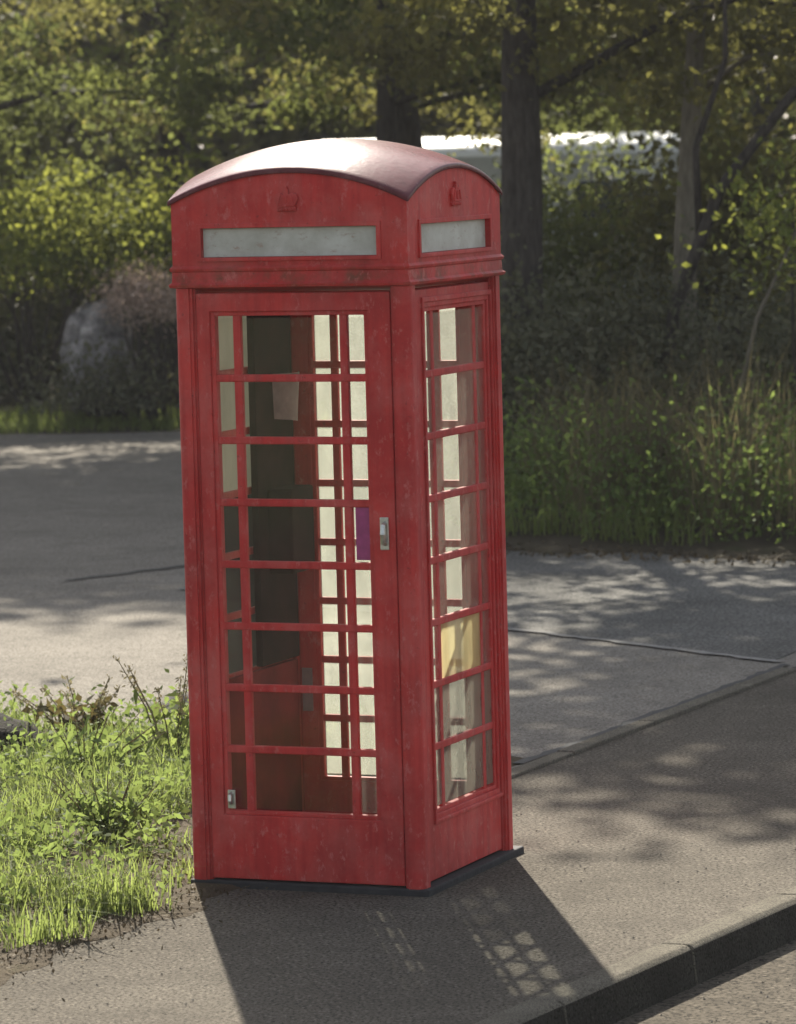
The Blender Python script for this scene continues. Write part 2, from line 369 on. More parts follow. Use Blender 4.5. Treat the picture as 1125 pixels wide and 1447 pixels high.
# gritty strip by the right-hand verge, laid on the forecourt
g0, g1, g2, g3 = (-4.6, 8.33), (-0.3, 5.81), (-0.2, 11.0), (-5.3, 11.3)
gs = slab('gravel_strip', [g0, (-1.97, 6.79), g1, (-0.26, 8), g2, g3], 0.001, 0.02, M['gravel'])
def strip(name, pts, w, z, mat, parent, seed=0):
    rng = random.Random(seed); L = []; Rr = []
    pts = [Vector(p) for p in pts]; fine = []
    for a, b in zip(pts[:-1], pts[1:]):
        k = max(2, int((b - a).length / 0.08))
        fine += [a.lerp(b, j / k) for j in range(k)]
    fine.append(pts[-1]); v = []; f = []
    for k, p in enumerate(fine):
        d = (fine[min(k + 1, len(fine) - 1)] - fine[max(k - 1, 0)]).normalized(); n = Vector((-d.y, d.x))
        ww = w * (0.6 + 0.6 * rng.random()) / 2; off = n * (rng.random() - 0.5) * w * 0.5
        v += [(*(p + off + n * ww), z), (*(p + off - n * ww), z)]
        if k: f.append((2 * k - 2, 2 * k - 1, 2 * k + 1, 2 * k))
    return link(name, pymesh(name, v, f), mat, parent)
strip('joint', [(-4.6, 8.33), (-1.97, 6.79), (-0.25, 5.77)], 0.06, 0.0045, M['cement'], gs, 3)
strip('tar_seam', [(-5.5, 8.65), (-5.15, 9.5), (-4.6, 10.6)], 0.075, 0.003, M['tar'], fo, 4)
strip('tar_seam', [(xe(2.45) - 0.075, 2.45), (xe(5.7) - 0.075, 5.7)], 0.05, 0.003, M['tar'], fo, 5)

# kerb of separate stones, and the low edging behind the footway
kerb = empty('kerb', (0, 0, 0)); kerb['kind'] = 'structure'
rngk = random.Random(4)
y = -12.0
for k in range(24):
    L = 0.915; y0, y1 = y + 0.006, y + L - 0.006; y += L
    dz = rngk.uniform(-0.004, 0.005)
    bm = bmesh.new(); prof = [(0.002, -0.15), (0.002, 0.006), (0.090, 0.006), (0.108, -0.008), (0.125, -0.15)]
    a = [bm.verts.new((xk(y0) + px, y0, pz + dz)) for px, pz in prof]; b = [bm.verts.new((xk(y1) + px, y1, pz + dz)) for px, pz in prof]
    n = len(prof); bm.faces.new(a); bm.faces.new(b[::-1])
    for j in range(n): bm.faces.new((a[j], b[j], b[(j + 1) % n], a[(j + 1) % n]))
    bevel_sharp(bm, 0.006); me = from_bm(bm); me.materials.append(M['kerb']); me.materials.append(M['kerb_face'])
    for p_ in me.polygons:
        if p_.normal.x > 0.75: p_.material_index = 1  # road-side faces take the shade-darkened copy
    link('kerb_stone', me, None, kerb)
edg = empty('edging', (0, 0, 0)); edg['kind'] = 'structure'
y = -11.0
for k in range(19):
    L = 0.915; y0, y1 = y + 0.005, y + L - 0.005; y += L
    if y1 > 5.8: break
    if (y0 + y1) / 2 < 0.75: continue
    dz = rngk.uniform(-0.003, 0.004)
    me = prism_mesh([(xe(y0) - 0.03, y0), (xe(y0) + 0.05, y0), (xe(y1) + 0.05, y1), (xe(y1) - 0.03, y1)], -0.12, 0.016 + dz, 0.006)
    link('edging_stone', me, M['kerb'], edg)

# grass verge soil beside the kiosk
rs = random.Random(8)
v = []; f = []; nx, ny = 40, 56
for j in range(ny + 1):
    yy = -12 + 14.6 * j / ny
    for i in range(nx + 1):
        s = i / nx; xx = xe(yy) - 0.031 - 8.5 * s ** 1.5
        v.append((xx, yy, -0.02 + 0.07 * min(1, s * 6) + 0.03 * rs.random() * min(1, s * 4)))
for j in range(ny):
    for i in range(nx):
        a = j * (nx + 1) + i; f.append((a, a + nx + 1, a + nx + 2, a + 1))
gv = link('grass_verge', pymesh('grass_verge', v, f, True), M['soil']); gv['kind'] = 'structure'
v = []; f = []
for k in range(181):                                                   # crumbled soil spilling over the footway edge
    yy = -8 + 9.2 * k / 180; w_ = 0.05 + 0.04 * math.sin(yy * 5.1) + 0.03 * math.sin(yy * 13.7 + 1) + 0.03 * rs.random()
    v += [(xe(yy) - 0.06, yy, 0.014), (xe(yy) + 0.05 + w_ * 0.5, yy, 0.012), (xe(yy) + 0.05 + w_, yy, 0.001)]
    if k: f += [(3 * k - 3, 3 * k, 3 * k + 1, 3 * k - 2), (3 * k - 2, 3 * k + 1, 3 * k + 2, 3 * k - 1)]
link('soil_edge', pymesh('soil_edge', v, f, True), M['soil'], gv)

# woodland floor and verge beyond the forecourt
def Db(a):
    def sm(x): x = max(0, min(1, x)); return x * x * (3 - 2 * x)
    if a > 0.67: return max(19.0, 25.75 - 0.66 * (a - 0.67))
    return 25.75 + 11.3 * sm((0.6 - a) / 0.9) + 0.12 * max(0, -0.3 - a)
def hz(a, t):
    s = max(0, min(1, t / 2.2)); return 0.012 + 0.16 * s * s * (3 - 2 * s) + 0.05 * math.sin(a * 2.1 + t) * s
av = [-60, -40, -25, -15, -10] + [x * 0.3 for x in range(-25, 26)] + [10, 15, 25, 40, 60]
tv = [-0.02, 0.15, 0.4, 0.8, 1.2, 1.7, 2.2, 3, 4, 6, 9, 13, 20, 30, 45, 70, 120, 200]
v = []; f = []
for t_ in tv:
    for a in av:
        jit = 0.10 * math.sin(a * 5.3) + 0.06 * math.sin(a * 13.1)
        p = V(Db(a) + t_ + (jit if t_ < 0.5 else 0), a, hz(a, t_) if t_ > 0 else -0.05); v.append(p)
na = len(av)
for j in range(len(tv) - 1):
    for i in range(na - 1): f.append((j * na + i, j * na + i + 1, (j + 1) * na + i + 1, (j + 1) * na + i))
o = link('woodland_floor', pymesh('woodland_floor', v, f, True), M['floor']); o['kind'] = 'structure'

# ------------------------------------------------------------------ telephone kiosk
kiosk = empty('telephone_kiosk', (0, 0, 0))
tag(kiosk, 'red cast iron telephone kiosk with faded domed roof and small glass panes', 'telephone box')
H = 0.43
def K(name, me, mat, parent=kiosk, rz=None): return link(name, me, mat, parent, None, rz)
K('plinth', box_mesh(-0.436, 0.447, -0.4335, 0.476, -0.01, 0.024, 0.006), M['plinth'])
# corner posts with stepped mouldings
arc = [(-0.43 + 0.026 * (1 - math.cos(t)), -0.43 + 0.026 * (1 - math.sin(t))) for t in [math.pi / 2 * k / 5 for k in range(6)]]
arc = [(-0.43 + 0.026 - 0.026 * math.sin(t), -0.43 + 0.026 - 0.026 * math.cos(t)) for t in [math.pi / 2 * k / 5 for k in range(6)]]
prof = [(-0.357, -0.36), (-0.357, -0.412), (-0.364, -0.412), (-0.364, -0.423), (-0.374, -0.423), (-0.374, -0.43)] + arc + \
       [(-0.43, -0.374), (-0.423, -0.374), (-0.423, -0.364), (-0.412, -0.364), (-0.412, -0.357), (-0.36, -0.357)]
pm = prism_mesh(prof[::-1], 0.0235, 2.046)
for k in range(4): K('corner_post', pm, M['red'], kiosk, k * math.pi / 2)
# cornice: lofted square
def loft(profile):
    v = []; f = []
    for h_, z in profile: v += [(-h_, -h_, z), (h_, -h_, z), (h_, h_, z), (-h_, h_, z)]
    for j in range(len(profile) - 1):
        for k in range(4): f.append((4 * j + k, 4 * j + (k + 1) % 4, 4 * j + 4 + (k + 1) % 4, 4 * j + 4 + k))
    f.append((3, 2, 1, 0)); n = 4 * len(profile) - 4; f.append((n, n + 1, n + 2, n + 3)); return v, f
K('cornice', pymesh('cornice', *loft([(0.36, 2.030), (0.428, 2.0465), (0.439, 2.049), (0.442, 2.058), (0.433, 2.066), (0.4315, 2.100), (0.437, 2.104), (0.439, 2.112), (0.431, 2.121)])), M['red'])
# pediment with sign slots, arched top under the dome
RS = 1.03; ZC = 2.335 - math.sqrt(RS * RS - 2 * H * H)
def dome(x, y, r=RS): return ZC + math.sqrt(r * r - x * x - y * y)
SX, SZ0, SZ1 = 0.320, 2.149, 2.247
bm = bmesh.new(); xs = sorted(set([-H + 2 * H * k / 24 for k in range(25)] + [-SX, SX]))
def q(pts, mtx): bm.faces.new([bm.verts.new(mtx @ Vector(p)) for p in pts])
for k in range(4):
    mt = Matrix.Rotation(k * math.pi / 2, 3, 'Z')
    for a, b in zip(xs[:-1], xs[1:]):
        ta, tb = dome(a, H) - 0.006, dome(b, H) - 0.006
        if a >= -SX - 1e-6 and b <= SX + 1e-6:
            q([(a, -H, 2.1205), (b, -H, 2.1205), (b, -H, SZ0), (a, -H, SZ0)], mt); q([(a, -H, SZ1), (b, -H, SZ1), (b, -H, tb), (a, -H, ta)], mt)
        else: q([(a, -H, 2.1205), (b, -H, 2.1205), (b, -H, tb), (a, -H, ta)], mt)
    d = -H + 0.03
    q([(-SX, -H, SZ0), (SX, -H, SZ0), (SX, d, SZ0), (-SX, d, SZ0)], mt); q([(-SX, -H, SZ1), (-SX, d, SZ1), (SX, d, SZ1), (SX, -H, SZ1)], mt)
    q([(-SX, -H, SZ0), (-SX, d, SZ0), (-SX, d, SZ1), (-SX, -H, SZ1)], mt); q([(SX, -H, SZ0), (SX, -H, SZ1), (SX, d, SZ1), (SX, d, SZ0)], mt)
bmesh.ops.remove_doubles(bm, verts=bm.verts, dist=1e-5)
ped = K('pediment', from_bm(bm), M['red'])
sm_ = box_mesh(-SX + 0.001, SX - 0.001, -H + 0.014, -H + 0.028, SZ0 + 0.001, SZ1 - 0.001)
rm_ = ring_mesh((-SX - 0.016, SX + 0.016, SZ0 - 0.014, SZ1 + 0.016), (-SX, SX, SZ0, SZ1), -H - 0.007, -H + 0.004, 0.002)
# crown in relief
def crown_mesh():
    top = [(-0.034, 0.0), (-0.036, 0.012), (-0.030, 0.016), (-0.043, 0.040), (-0.038, 0.056), (-0.022, 0.062), (-0.010, 0.055), (-0.006, 0.066), (-0.009, 0.070), (-0.004, 0.074), (-0.005, 0.083)]
    poly = top + [(-x, z) for x, z in top[::-1]]
    b = bmesh.new(); fr = [b.verts.new((x, -0.012, z)) for x, z in poly]; bk = [b.verts.new((x, 0.0, z)) for x, z in poly]; n = len(poly)
    b.faces.new(fr)
    for j in range(n): b.faces.new((fr[j], bk[j], bk[(j + 1) % n], fr[(j + 1) % n]))
    bevel_sharp(b, 0.0025)
    for (x0, z0, x1, z1) in ((-0.03, 0.018, 0.03, 0.018), (-0.03, 0.020, -0.020, 0.054), (0.03, 0.020, 0.020, 0.054), (0, 0.02, 0, 0.052)):
        vv, ff = tube_data([(x0, -0.013, z0), (x1, -0.013, z1)], [0.004, 0.004], 6); bv = [b.verts.new(p) for p in vv]
        for t_ in ff: b.faces.new([bv[i] for i in t_])
    for t_ in range(5):
        r_ = bmesh.ops.create_icosphere(b, subdivisions=1, radius=0.005, matrix=Matrix.Translation((-0.026 + 0.013 * t_, -0.013, 0.007)))
    return from_bm(b)
cm = crown_mesh()
for k in range(4):
    K('sign_panel', sm_, M['opal'], ped, k * math.pi / 2); K('sign_frame', rm_, M['red'], ped, k * math.pi / 2)
    mt = Matrix.Rotation(k * math.pi / 2, 4, 'Z')
    c = link('crown_emblem', cm, M['red'], ped); c.matrix_local = mt @ Matrix.Translation((0, -H + 0.001, 2.300))
# roof
N = 40; HR = 0.440; v = []; f = []
g = [-HR + 2 * HR * i / N for i in range(N + 1)]
for lay in (0, 1):
    for yy in g:
        for xx in g:
            e = max(abs(xx), abs(yy)) / HR
            z = dome(xx * H / HR, yy * H / HR)
            v.append((xx, yy, z + 0.004 if lay == 0 else z - 0.014))
n1 = N + 1; off = n1 * n1
for j in range(N):
    for i in range(N):
        a = j * n1 + i; f.append((a, a + 1, a + n1 + 1, a + n1)); f.append((off + a, off + a + n1, off + a + n1 + 1, off + a + 1))
for i in range(N):
    f.append((i, off + i, off + i + 1, i + 1)); a = N * n1 + i; f.append((a, a + 1, off + a + 1, off + a))
    a = i * n1; f.append((a, a + n1, off + a + n1, off + a)); a = i * n1 + N; f.append((a, off + a, off + a + n1, a + n1))
bm = bmesh.new(); vv = [bm.verts.new(p) for p in v]
for t_ in f: bm.faces.new([vv[i] for i in t_])
bmesh.ops.recalc_face_normals(bm, faces=bm.faces)
es = [e for e in bm.edges if e.calc_face_angle(0) > 0.7]; bmesh.ops.bevel(bm, geom=es, offset=0.004, segments=2, profile=0.5, affect='EDGES')
roof = K('roof', from_bm(bm, 'roof', True), M['roof'])
# walls
ZR = [0.2640 + 0.21085 * k for k in range(9)]
def wall(name, ox0, ox1, rz, mats, door=False):
    yf = -0.4165 if door else -0.409
    o = (-0.3555, 0.3555, 0.030, 2.028); i = (ox0 - 0.016, ox1 + 0.016, ZR[0] - 0.014, ZR[8] + 0.014)
    w = K(name, ring_mesh(o, i, yf, -0.374, 0.004), M['red'], kiosk, rz)
    K('moulding', ring_mesh((ox0 - 0.0165, ox1 + 0.0165, ZR[0] - 0.0145, ZR[8] + 0.0145), (ox0, ox1, ZR[0], ZR[8]), yf + 0.008, -0.376, 0.003), M['red'], w)
    if not door:
        K('surround', ring_mesh((ox0 - 0.05, ox1 + 0.05, ZR[0] - 0.045, ZR[8] + 0.05), (ox0 - 0.034, ox1 + 0.034, ZR[0] - 0.031, ZR[8] + 0.032), yf - 0.008, yf + 0.003, 0.003), M['red'], w)
    bx = [ox0 + 0.078, ox1 - 0.078]; hw = 0.014; hb = 0.0125
    hbm = box_mesh(ox0 - 0.002, ox1 + 0.002, yf + 0.010, -0.378, -hb, hb, 0.004)
    for k in range(1, 8):
        b = K('glazing_bar', hbm, M['red'], w); b.location = (0, 0, ZR[k])
    for x in bx: K('glazing_bar', box_mesh(x - hw, x + hw, yf + 0.013, -0.380, ZR[0] - 0.002, ZR[8] + 0.002, 0.004), M['red'], w)
    cols = [(ox0, bx[0] - hw), (bx[0] + hw, bx[1] - hw), (bx[1] + hw, ox1)]
    for ci, (a, b_) in enumerate(cols):
        base = box_mesh(a - 0.003, b_ + 0.003, -0.3945, -0.3915, hb - 0.004, 0.21085 - hb + 0.004)
        cache = {}
        for r in range(8):
            mt = M[mats(ci, 7 - r)]
            if mt.name not in cache:
                me = base.copy(); me.materials.append(mt); cache[mt.name] = me
            p = K('glass_pane', cache[mt.name], None, w); p.location = (0, 0, ZR[r])
    return w
door = wall('door', -0.290, 0.256, 0, lambda c, r: 'glass_side' if c == 2 else 'glass', True)
side = wall('window_wall', -0.226, 0.322, math.pi / 2, lambda c, r: 'glass_yellow' if (r == 5 and c == 1) else ('glass_grime' if r >= 6 else 'glass_side'))
back = wall('window_wall', -0.273, 0.273, math.pi, lambda c, r: 'glass_back' if (r < 4 and c != 2) else 'glass_back_low')
left = wall('window_wall', -0.273, 0.273, 3 * math.pi / 2, lambda c, r: 'glass_frost' if r < 3 else ('glass_dark'))
# door furniture
bm = bmesh.new()
def add_box(bm, x0, x1, y0, y1, z0, z1):
    r = bmesh.ops.create_cube(bm, size=1)['verts']
    for v_ in r: v_.co = Vector(((x0 + x1) / 2 + v_.co.x * (x1 - x0), (y0 + y1) / 2 + v_.co.y * (y1 - y0), (z0 + z1) / 2 + v_.co.z * (z1 - z0)))
add_box(bm, 0.299, 0.331, -0.421, -0.412, 1.165, 1.275); bevel_sharp(bm, 0.003)
vv, ff = tube_data([(0.317, -0.418, 1.185), (0.319, -0.440, 1.192), (0.320, -0.446, 1.22), (0.319, -0.440, 1.248), (0.317, -0.418, 1.255)], [0.008, 0.009, 0.010, 0.009, 0.008], 8)
bv = [bm.verts.new(p) for p in vv]
for t_ in ff: bm.faces.new([bv[i] for i in t_])
K('handle', from_bm(bm), M['steel'], door)
bm = bmesh.new(); add_box(bm, -0.290, -0.262, -0.419, -0.412, 0.272, 0.336); bevel_sharp(bm, 0.002)
vv, ff = tube_data([(-0.276, -0.416, 0.325), (-0.277, -0.430, 0.318), (-0.276, -0.432, 0.30), (-0.275, -0.428, 0.288)], [0.007, 0.008, 0.008, 0.006], 8)
bv = [bm.verts.new(p) for p in vv]
for t_ in ff: bm.faces.new([bv[i] for i in t_])
K('door_bracket', from_bm(bm), M['steel'], door)
# purple notice stuck on one narrow pane
st = K('sticker', box_mesh(0.203, 0.253, -0.3975, -0.3950, 1.128, 1.312, 0.0008), M['purple'], door)
# inside
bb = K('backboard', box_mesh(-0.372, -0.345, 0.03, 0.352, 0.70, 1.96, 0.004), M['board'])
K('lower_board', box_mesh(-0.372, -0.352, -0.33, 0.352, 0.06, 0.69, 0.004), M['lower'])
# a curled paper notice on the backboard, and a small card below
v = []; f = []
for i in range(9):
    t_ = i / 8; yy = 0.18 + 0.16 * t_; bow = 0.03 * math.sin(t_ * math.pi) + 0.02 * t_
    v += [(-0.343 + bow, yy, 1.56 - 0.02 * t_), (-0.343 + bow * 1.5, yy - 0.01, 1.72)]
    if i: f.append((2 * i - 2, 2 * i, 2 * i + 1, 2 * i - 1))
pap = K('paper_notice', pymesh('paper_notice', v, f, True), M['paper'], bb)
K('card', box_mesh(-0.345, -0.305, 0.362, 0.366, 0.50, 0.655, 0.001), M['paper'], bb)
bm = bmesh.new(); add_box(bm, -0.345, -0.25, 0.10, 0.30, 1.02, 1.32); bevel_sharp(bm, 0.01)
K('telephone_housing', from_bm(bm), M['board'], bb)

# ------------------------------------------------------------------ boulders
def rock(name, loc, s, seed, mat, label, sub=4, amp=0.22, cat='boulder'):
    bm = bmesh.new(); bmesh.ops.create_icosphere(bm, subdivisions=sub, radius=1)
    from mathutils import noise as nz
    for v_ in bm.verts:
        p = v_.co * 1.3 + Vector((seed * 7.1, seed * 3.3, 0))
        d = 1 + amp * nz.noise(p) + amp * 0.5 * nz.noise(p * 2.6) + amp * 0.25 * nz.noise(p * 6)
        d -= amp * 0.35 * abs(nz.noise(p * 1.7 + Vector((9, 2, 5)))); d += amp * 0.10 * nz.noise(p * 14)
        v_.co = Vector((v_.co.x * s[0] * d, v_.co.y * s[1] * d, v_.co.z * s[2] * d))
    o = link(name, from_bm(bm, name, True), mat); o.location = loc; tag(o, label, cat); return o
rock('boulder', V(38.5, -2.66, 0.58), (0.34, 0.33, 0.56), 2, M['stone'], 'tall rounded grey boulder against the dark hedge across the forecourt')
rock('stone', Vector((-2.35, 1.75, 0.08)), (0.26, 0.2, 0.17), 5, M['darkstone'], 'dark stone half hidden in the grass beside the kiosk', 3, 0.3, 'stone')

# ------------------------------------------------------------------ grass beside the kiosk
rng = np.random.default_rng(11)
def verge_pts(n, y0, y1, w, edge=0.0):
    yy = rng.uniform(y0, y1, n); s = rng.uniform(0, 1, n) ** 0.9
    e = -0.34 + 0.04 * yy - 0.03 - edge + 0.13 * np.sin(yy * 4.1) * 0.5 + 0.06 * np.sin(yy * 11.7) + 0.04 * rng.normal(size=n)
    return np.stack([e - s * w, yy, np.full(n, 0.0)], 1)
def patchy(P, f=1.6, thr=-0.15):
    k = np.sin(P[:, 0] * f * 2.3 + 1.0) + np.sin(P[:, 1] * f * 1.9 + P[:, 0] * f) + 0.8 * np.sin(P[:, 1] * f * 4.3 - P[:, 0] * 3.1)
    return P[k > thr]
P = verge_pts(52000, -3.4, 2.9, 3.6); keep = ~((P[:, 0] > -0.455) & (np.abs(P[:, 1]) < 0.46)) & ~((P[:, 1] > 0.3) & (P[:, 0] > -0.95)); P = P[keep]
hm = 0.75 + 0.45 * np.sin(P[:, 0] * 5.1 + P[:, 1] * 2.2) * np.sin(P[:, 1] * 4.3 - P[:, 0] * 1.7) + 0.2 * np.sin(P[:, 1] * 17 + P[:, 0] * 9)
o = blades('grass', P, 0.10 * np.clip(hm, 0.25, 1.5), 0.0075, M['grass'], rng, None, 0.85); tag(o, 'short sunlit grass covering the verge beside the kiosk', 'grass', kind='stuff')
P = patchy(verge_pts(60000, -3.2, 2.8, 3.2, 0.0), 1.7, -0.1); P = P[~((P[:, 0] > -0.52) & (np.abs(P[:, 1]) < 0.5)) & ~((P[:, 1] > 0.3) & (P[:, 0] > -0.95))]
o = blades('long_grass', P, 0.20, 0.007, M['grass'], rng, None, 0.95); tag(o, 'longer tufts of yellow green grass on the kiosk verge', 'grass', kind='stuff')
P = patchy(verge_pts(3000, -3.0, 2.8, 3.0, -0.02), 2.6, -0.1); P[:, 2] += rng.uniform(0.03, 0.17, len(P)); P = P[~((P[:, 0] > -0.56) & (np.abs(P[:, 1]) < 0.55))]
P = clumps(rng, P, 0.16, 16, 0.5); P[:, 2] = np.abs(P[:, 2]) + 0.01; P = P[~((P[:, 1] > 0.3) & (P[:, 0] > -0.95)) & (P[:, 0] < -0.36 + 0.04 * P[:, 1]) & ~((P[:, 0] > -0.56) & (np.abs(P[:, 1]) < 0.55))]
o = leaf_cloud('ground_cover', P, 0.034, 0.021, M['weed'], rng, None, 0.0, 0.8); tag(o, 'low leafy weeds growing among the verge grass', 'weeds', kind='stuff')
# litter along the grass edge
n = 1500; yy = rng.uniform(-3.8, 0.4, n); e = -0.34 + 0.04 * yy + np.abs(rng.normal(size=n)) * 0.16 - 0.03
P = np.stack([e, yy, np.full(n, 0.022)], 1); P = P[~((P[:, 0] > -0.5) & (P[:, 0] < 0.5) & (np.abs(P[:, 1]) < 0.5))]
o = leaf_cloud('leaf_litter', P, 0.016, 0.010, M['litter'], rng, None, 0.0, 3.0, 0.1); tag(o, 'scattered leaf litter and crumbs of soil along the footway edge', 'litter', kind='stuff')

def tall_weed(name, loc, label, h, nst, mat, seed, spread=0.12, leaf=0.05, heads=True, leaves=26):
    r = random.Random(seed); g_ = np.random.default_rng(seed); root = empty(name, loc); tag(root, label, 'weed')
    parts = []; pts = []; hd = []
    for k in range(nst):
        a = r.uniform(0, 6.28); l = h * r.uniform(0.6, 1.05); sx, sy = math.cos(a) * spread * r.random(), math.sin(a) * spread * r.random()
        b = (sx * 0.4, sy * 0.4, -0.02); c_ = (sx * 1.2, sy * 1.2, l * 0.55); d_ = (sx * 2.4, sy * 2.4, l)
        parts.append(tube_data([b, c_, d_], [0.004, 0.003, 0.0015], 5))
        for j in range(leaves):
            t_ = r.uniform(0.05, 0.75); pts.append((sx * 2.2 * t_ + r.gauss(0, 0.03), sy * 2.2 * t_ + r.gauss(0, 0.03), l * t_))
        for j in range(30):
            t_ = r.uniform(0.72, 1.03); hd.append((sx * 2.4 * t_ + r.gauss(0, 0.008), sy * 2.4 * t_ + r.gauss(0, 0.008), l * t_))
    link('stem', pymesh('stem', *join(parts)), M['dry'], root)
    leaf_cloud('foliage', np.array(pts), leaf, leaf * 0.4, mat, g_, root, -0.3)
    if heads: leaf_cloud('seed_head', np.array(hd), 0.022, 0.008, M['dry'], g_, root, -0.8)['kind'] = 'stuff'
    return root
tall_weed('seeding_grass', (-1.52, 1.75, 0.05), 'thin tall seeding grass stalks beside the kiosk on the verge', 0.44, 9, M['grass'], 3, 0.10, 0.07, True, 12)
tall_weed('dock_plant', (-2.15, 2.2, 0.05), 'brown topped dock plant standing in the verge grass by the stone', 0.27, 9, M['brownweed'], 5, 0.14, 0.075, True, 22)
tall_weed('nettle', (-1.72, 1.35, 0.05), 'dark green nettle clump in the verge grass between dock and kiosk', 0.30, 12, M['weed'], 7, 0.16, 0.06, False, 26)
tall_weed('thistle', (-0.98, 0.05, 0.05), 'bushy low weed pressed close to the kiosk foot on the verge', 0.26, 12, M['weed'], 9, 0.14, 0.06, False, 26)

# ------------------------------------------------------------------ trees
def wood_mesh(base, H_, r0, lean, seed, limbs=9, low=2.6, n=12):
    r = random.Random(seed); parts = []; P_ = []; rad = []
    for k in range(9):
        t_ = k / 8; P_.append(Vector((lean[0] * t_ + r.gauss(0, 0.05) * t_, lean[1] * t_ + r.gauss(0, 0.05) * t_, -0.15 + H_ * 0.85 * t_)))
        rad.append(r0 * ((1.35 if k == 0 else 1.0) * (1 - 0.85 * t_) + 0.02))
    parts.append(tube_data(P_, rad, n, seed, 0.18)); ends = []
    for k in range(limbs):
        z = low + (H_ * 0.75 - low) * k / limbs; t_ = min(0.98, (z + 0.15) / (H_ * 0.85)); i = int(t_ * 8); p = P_[i].lerp(P_[min(8, i + 1)], t_ * 8 - i)
        a = k * 2.4 + r.uniform(-0.4, 0.4); l = (1 - 0.55 * t_) * H_ * 0.36 * r.uniform(0.7, 1.1)
        d = Vector((math.cos(a), math.sin(a), r.uniform(-0.05, 0.45)))
        q1 = p + d * l * 0.35 + Vector((0, 0, 0.15)); q2 = p + d * l * 0.7 + Vector((r.gauss(0, 0.2), r.gauss(0, 0.2), 0)); q3 = p + d * l + Vector((r.gauss(0, .3), r.gauss(0, .3), -0.35))
        rr = r0 * 0.42 * (1 - 0.5 * t_); parts.append(tube_data([p, q1, q2, q3], [rr * 0.7, rr * 0.5, rr * 0.3, rr * 0.1], 7, seed + k, 0.1)); ends += [q1, q2, q3]
        for j in range(3):
            e0 = q1.lerp(q3, 0.3 + 0.25 * j); e1 = e0 + Vector((r.gauss(0, 0.6), r.gauss(0, 0.6), r.uniform(-0.5, 0.3)))
            parts.append(tube_data([e0, e0.lerp(e1, 0.5) + Vector((0, 0, 0.06)), e1], [rr * 0.3, rr * 0.2, 0.006], 5, seed)); ends.append(e1)
    return join(parts), ends

def tree(D, a, r0, H_, lean, label, mat, seed, crad=3.0, zlow=2.3, low_n=60, up_n=70, bark='bark', name='tree', zc=(4.5, 11.0), low_per=230, up_per=110):
    base = V(D, a, hz(a, 2.0)); root = empty(name, base); tag(root, label, 'tree', 'trees behind the forecourt')
    (v_, f_), ends = wood_mesh(base, H_, r0, lean, seed)
    link('trunk', pymesh('trunk', v_, f_, True), M[bark], root)
    g_ = np.random.default_rng(seed); c = []
    while len(c) < up_n:
        p = g_.uniform(-1, 1, 3)
        if 0.15 < (p ** 2).sum() < 1 : 
            z = (zc[0] + zc[1]) / 2 + p[2] * (zc[1] - zc[0]) / 2
            if z > 3.6: c.append((lean[0] * 0.7 + p[0] * crad, lean[1] * 0.7 + p[1] * crad, z))
    A_ = clumps(g_, c, 1.0, up_per); 
    lo = []
    for k in range(low_n):
        an = g_.uniform(0, 6.28); rr = crad * math.sqrt(g_.uniform(0.02, 1)); lo.append((rr * math.cos(an), rr * math.sin(an), zlow + 0.25 + abs(g_.normal()) * 1.1))
    lo += [(e.x, e.y, e.z) for e in ends if 2.2 < e.z < 4.5]
    B_ = clumps(g_, lo, g_.uniform(0.25, 0.62, len(lo)), low_per, 0.5); B_ = B_[B_[:, 2] > zlow - 0.35]
    leaf_cloud('crown', A_, 0.22, 0.15, M[mat], g_, root)
    leaf_cloud('bough_leaves', B_, 0.085, 0.055, M[mat], g_, root)
    return root
tree(30.0, 0.90, 0.175, 10.5, (0.1, 0.0), 'thick dark trunked tree close behind the kiosk, rising from the verge shrubs', 'leaf2', 21, 2.6, 2.75, 26, 80, zc=(6.4, 9.9), low_per=170)
tree(42.0, 0.34, 0.17, 12.0, (-0.8, 0.3), 'leaning dark tree standing directly before the white caravan', 'leaf', 22, 2.8, 2.75, 30, 70, zc=(5.5, 9.6), low_per=170)
tree(30.6, 2.02, 0.10, 8.5, (0.4, 0.2), 'slender pale barked tree with drooping yellowish leaves in the verge', 'leaf2', 23, 2.2, 2.55, 22, 55, 'bark_pale', zc=(6.0, 8.8), low_per=170)
tree(39.0, -0.05, 0.12, 11.0, (0.0, 0.2), 'straight dark tree whose low boughs hang behind the kiosk roof', 'leaf', 24, 2.6, 2.5, 36, 70, zc=(4.8, 8.6), low_per=190)
tree(41.0, -4.4, 0.18, 13.0, (0.3, 0.0), 'broad tree at the far hedge with boughs over the boulder', 'leaf', 25, 3.0, 2.45, 32, 110, zc=(6.3, 13.2), low_per=170)
tree(45.0, -2.3, 0.16, 14.0, (0.0, 0.0), 'tall tree rooted behind the dark hedge and the boulder', 'leaf2', 26, 3.0, 2.4, 34, 110, zc=(8.4, 15.5), low_per=170)
tree(36.0, 4.3, 0.17, 10.5, (-0.4, 0.0), 'leafy tree overhanging the right end of the caravan', 'leaf2', 27, 3.0, 2.2, 50, 60, zc=(5.0, 10.0), low_per=180)
tree(52.5, 4.6, 0.16, 10.0, (0, 0), 'far tree behind the caravan beside its right end', 'leaf', 28, 3.2, 1.6, 50, 60, zc=(4, 9))
tree(46.5, -5.5, 0.15, 12.0, (0, 0), 'far tree rising from the hedge beyond the broad tree', 'leaf', 29, 3.0, 1.8, 50, 60, zc=(8, 13))

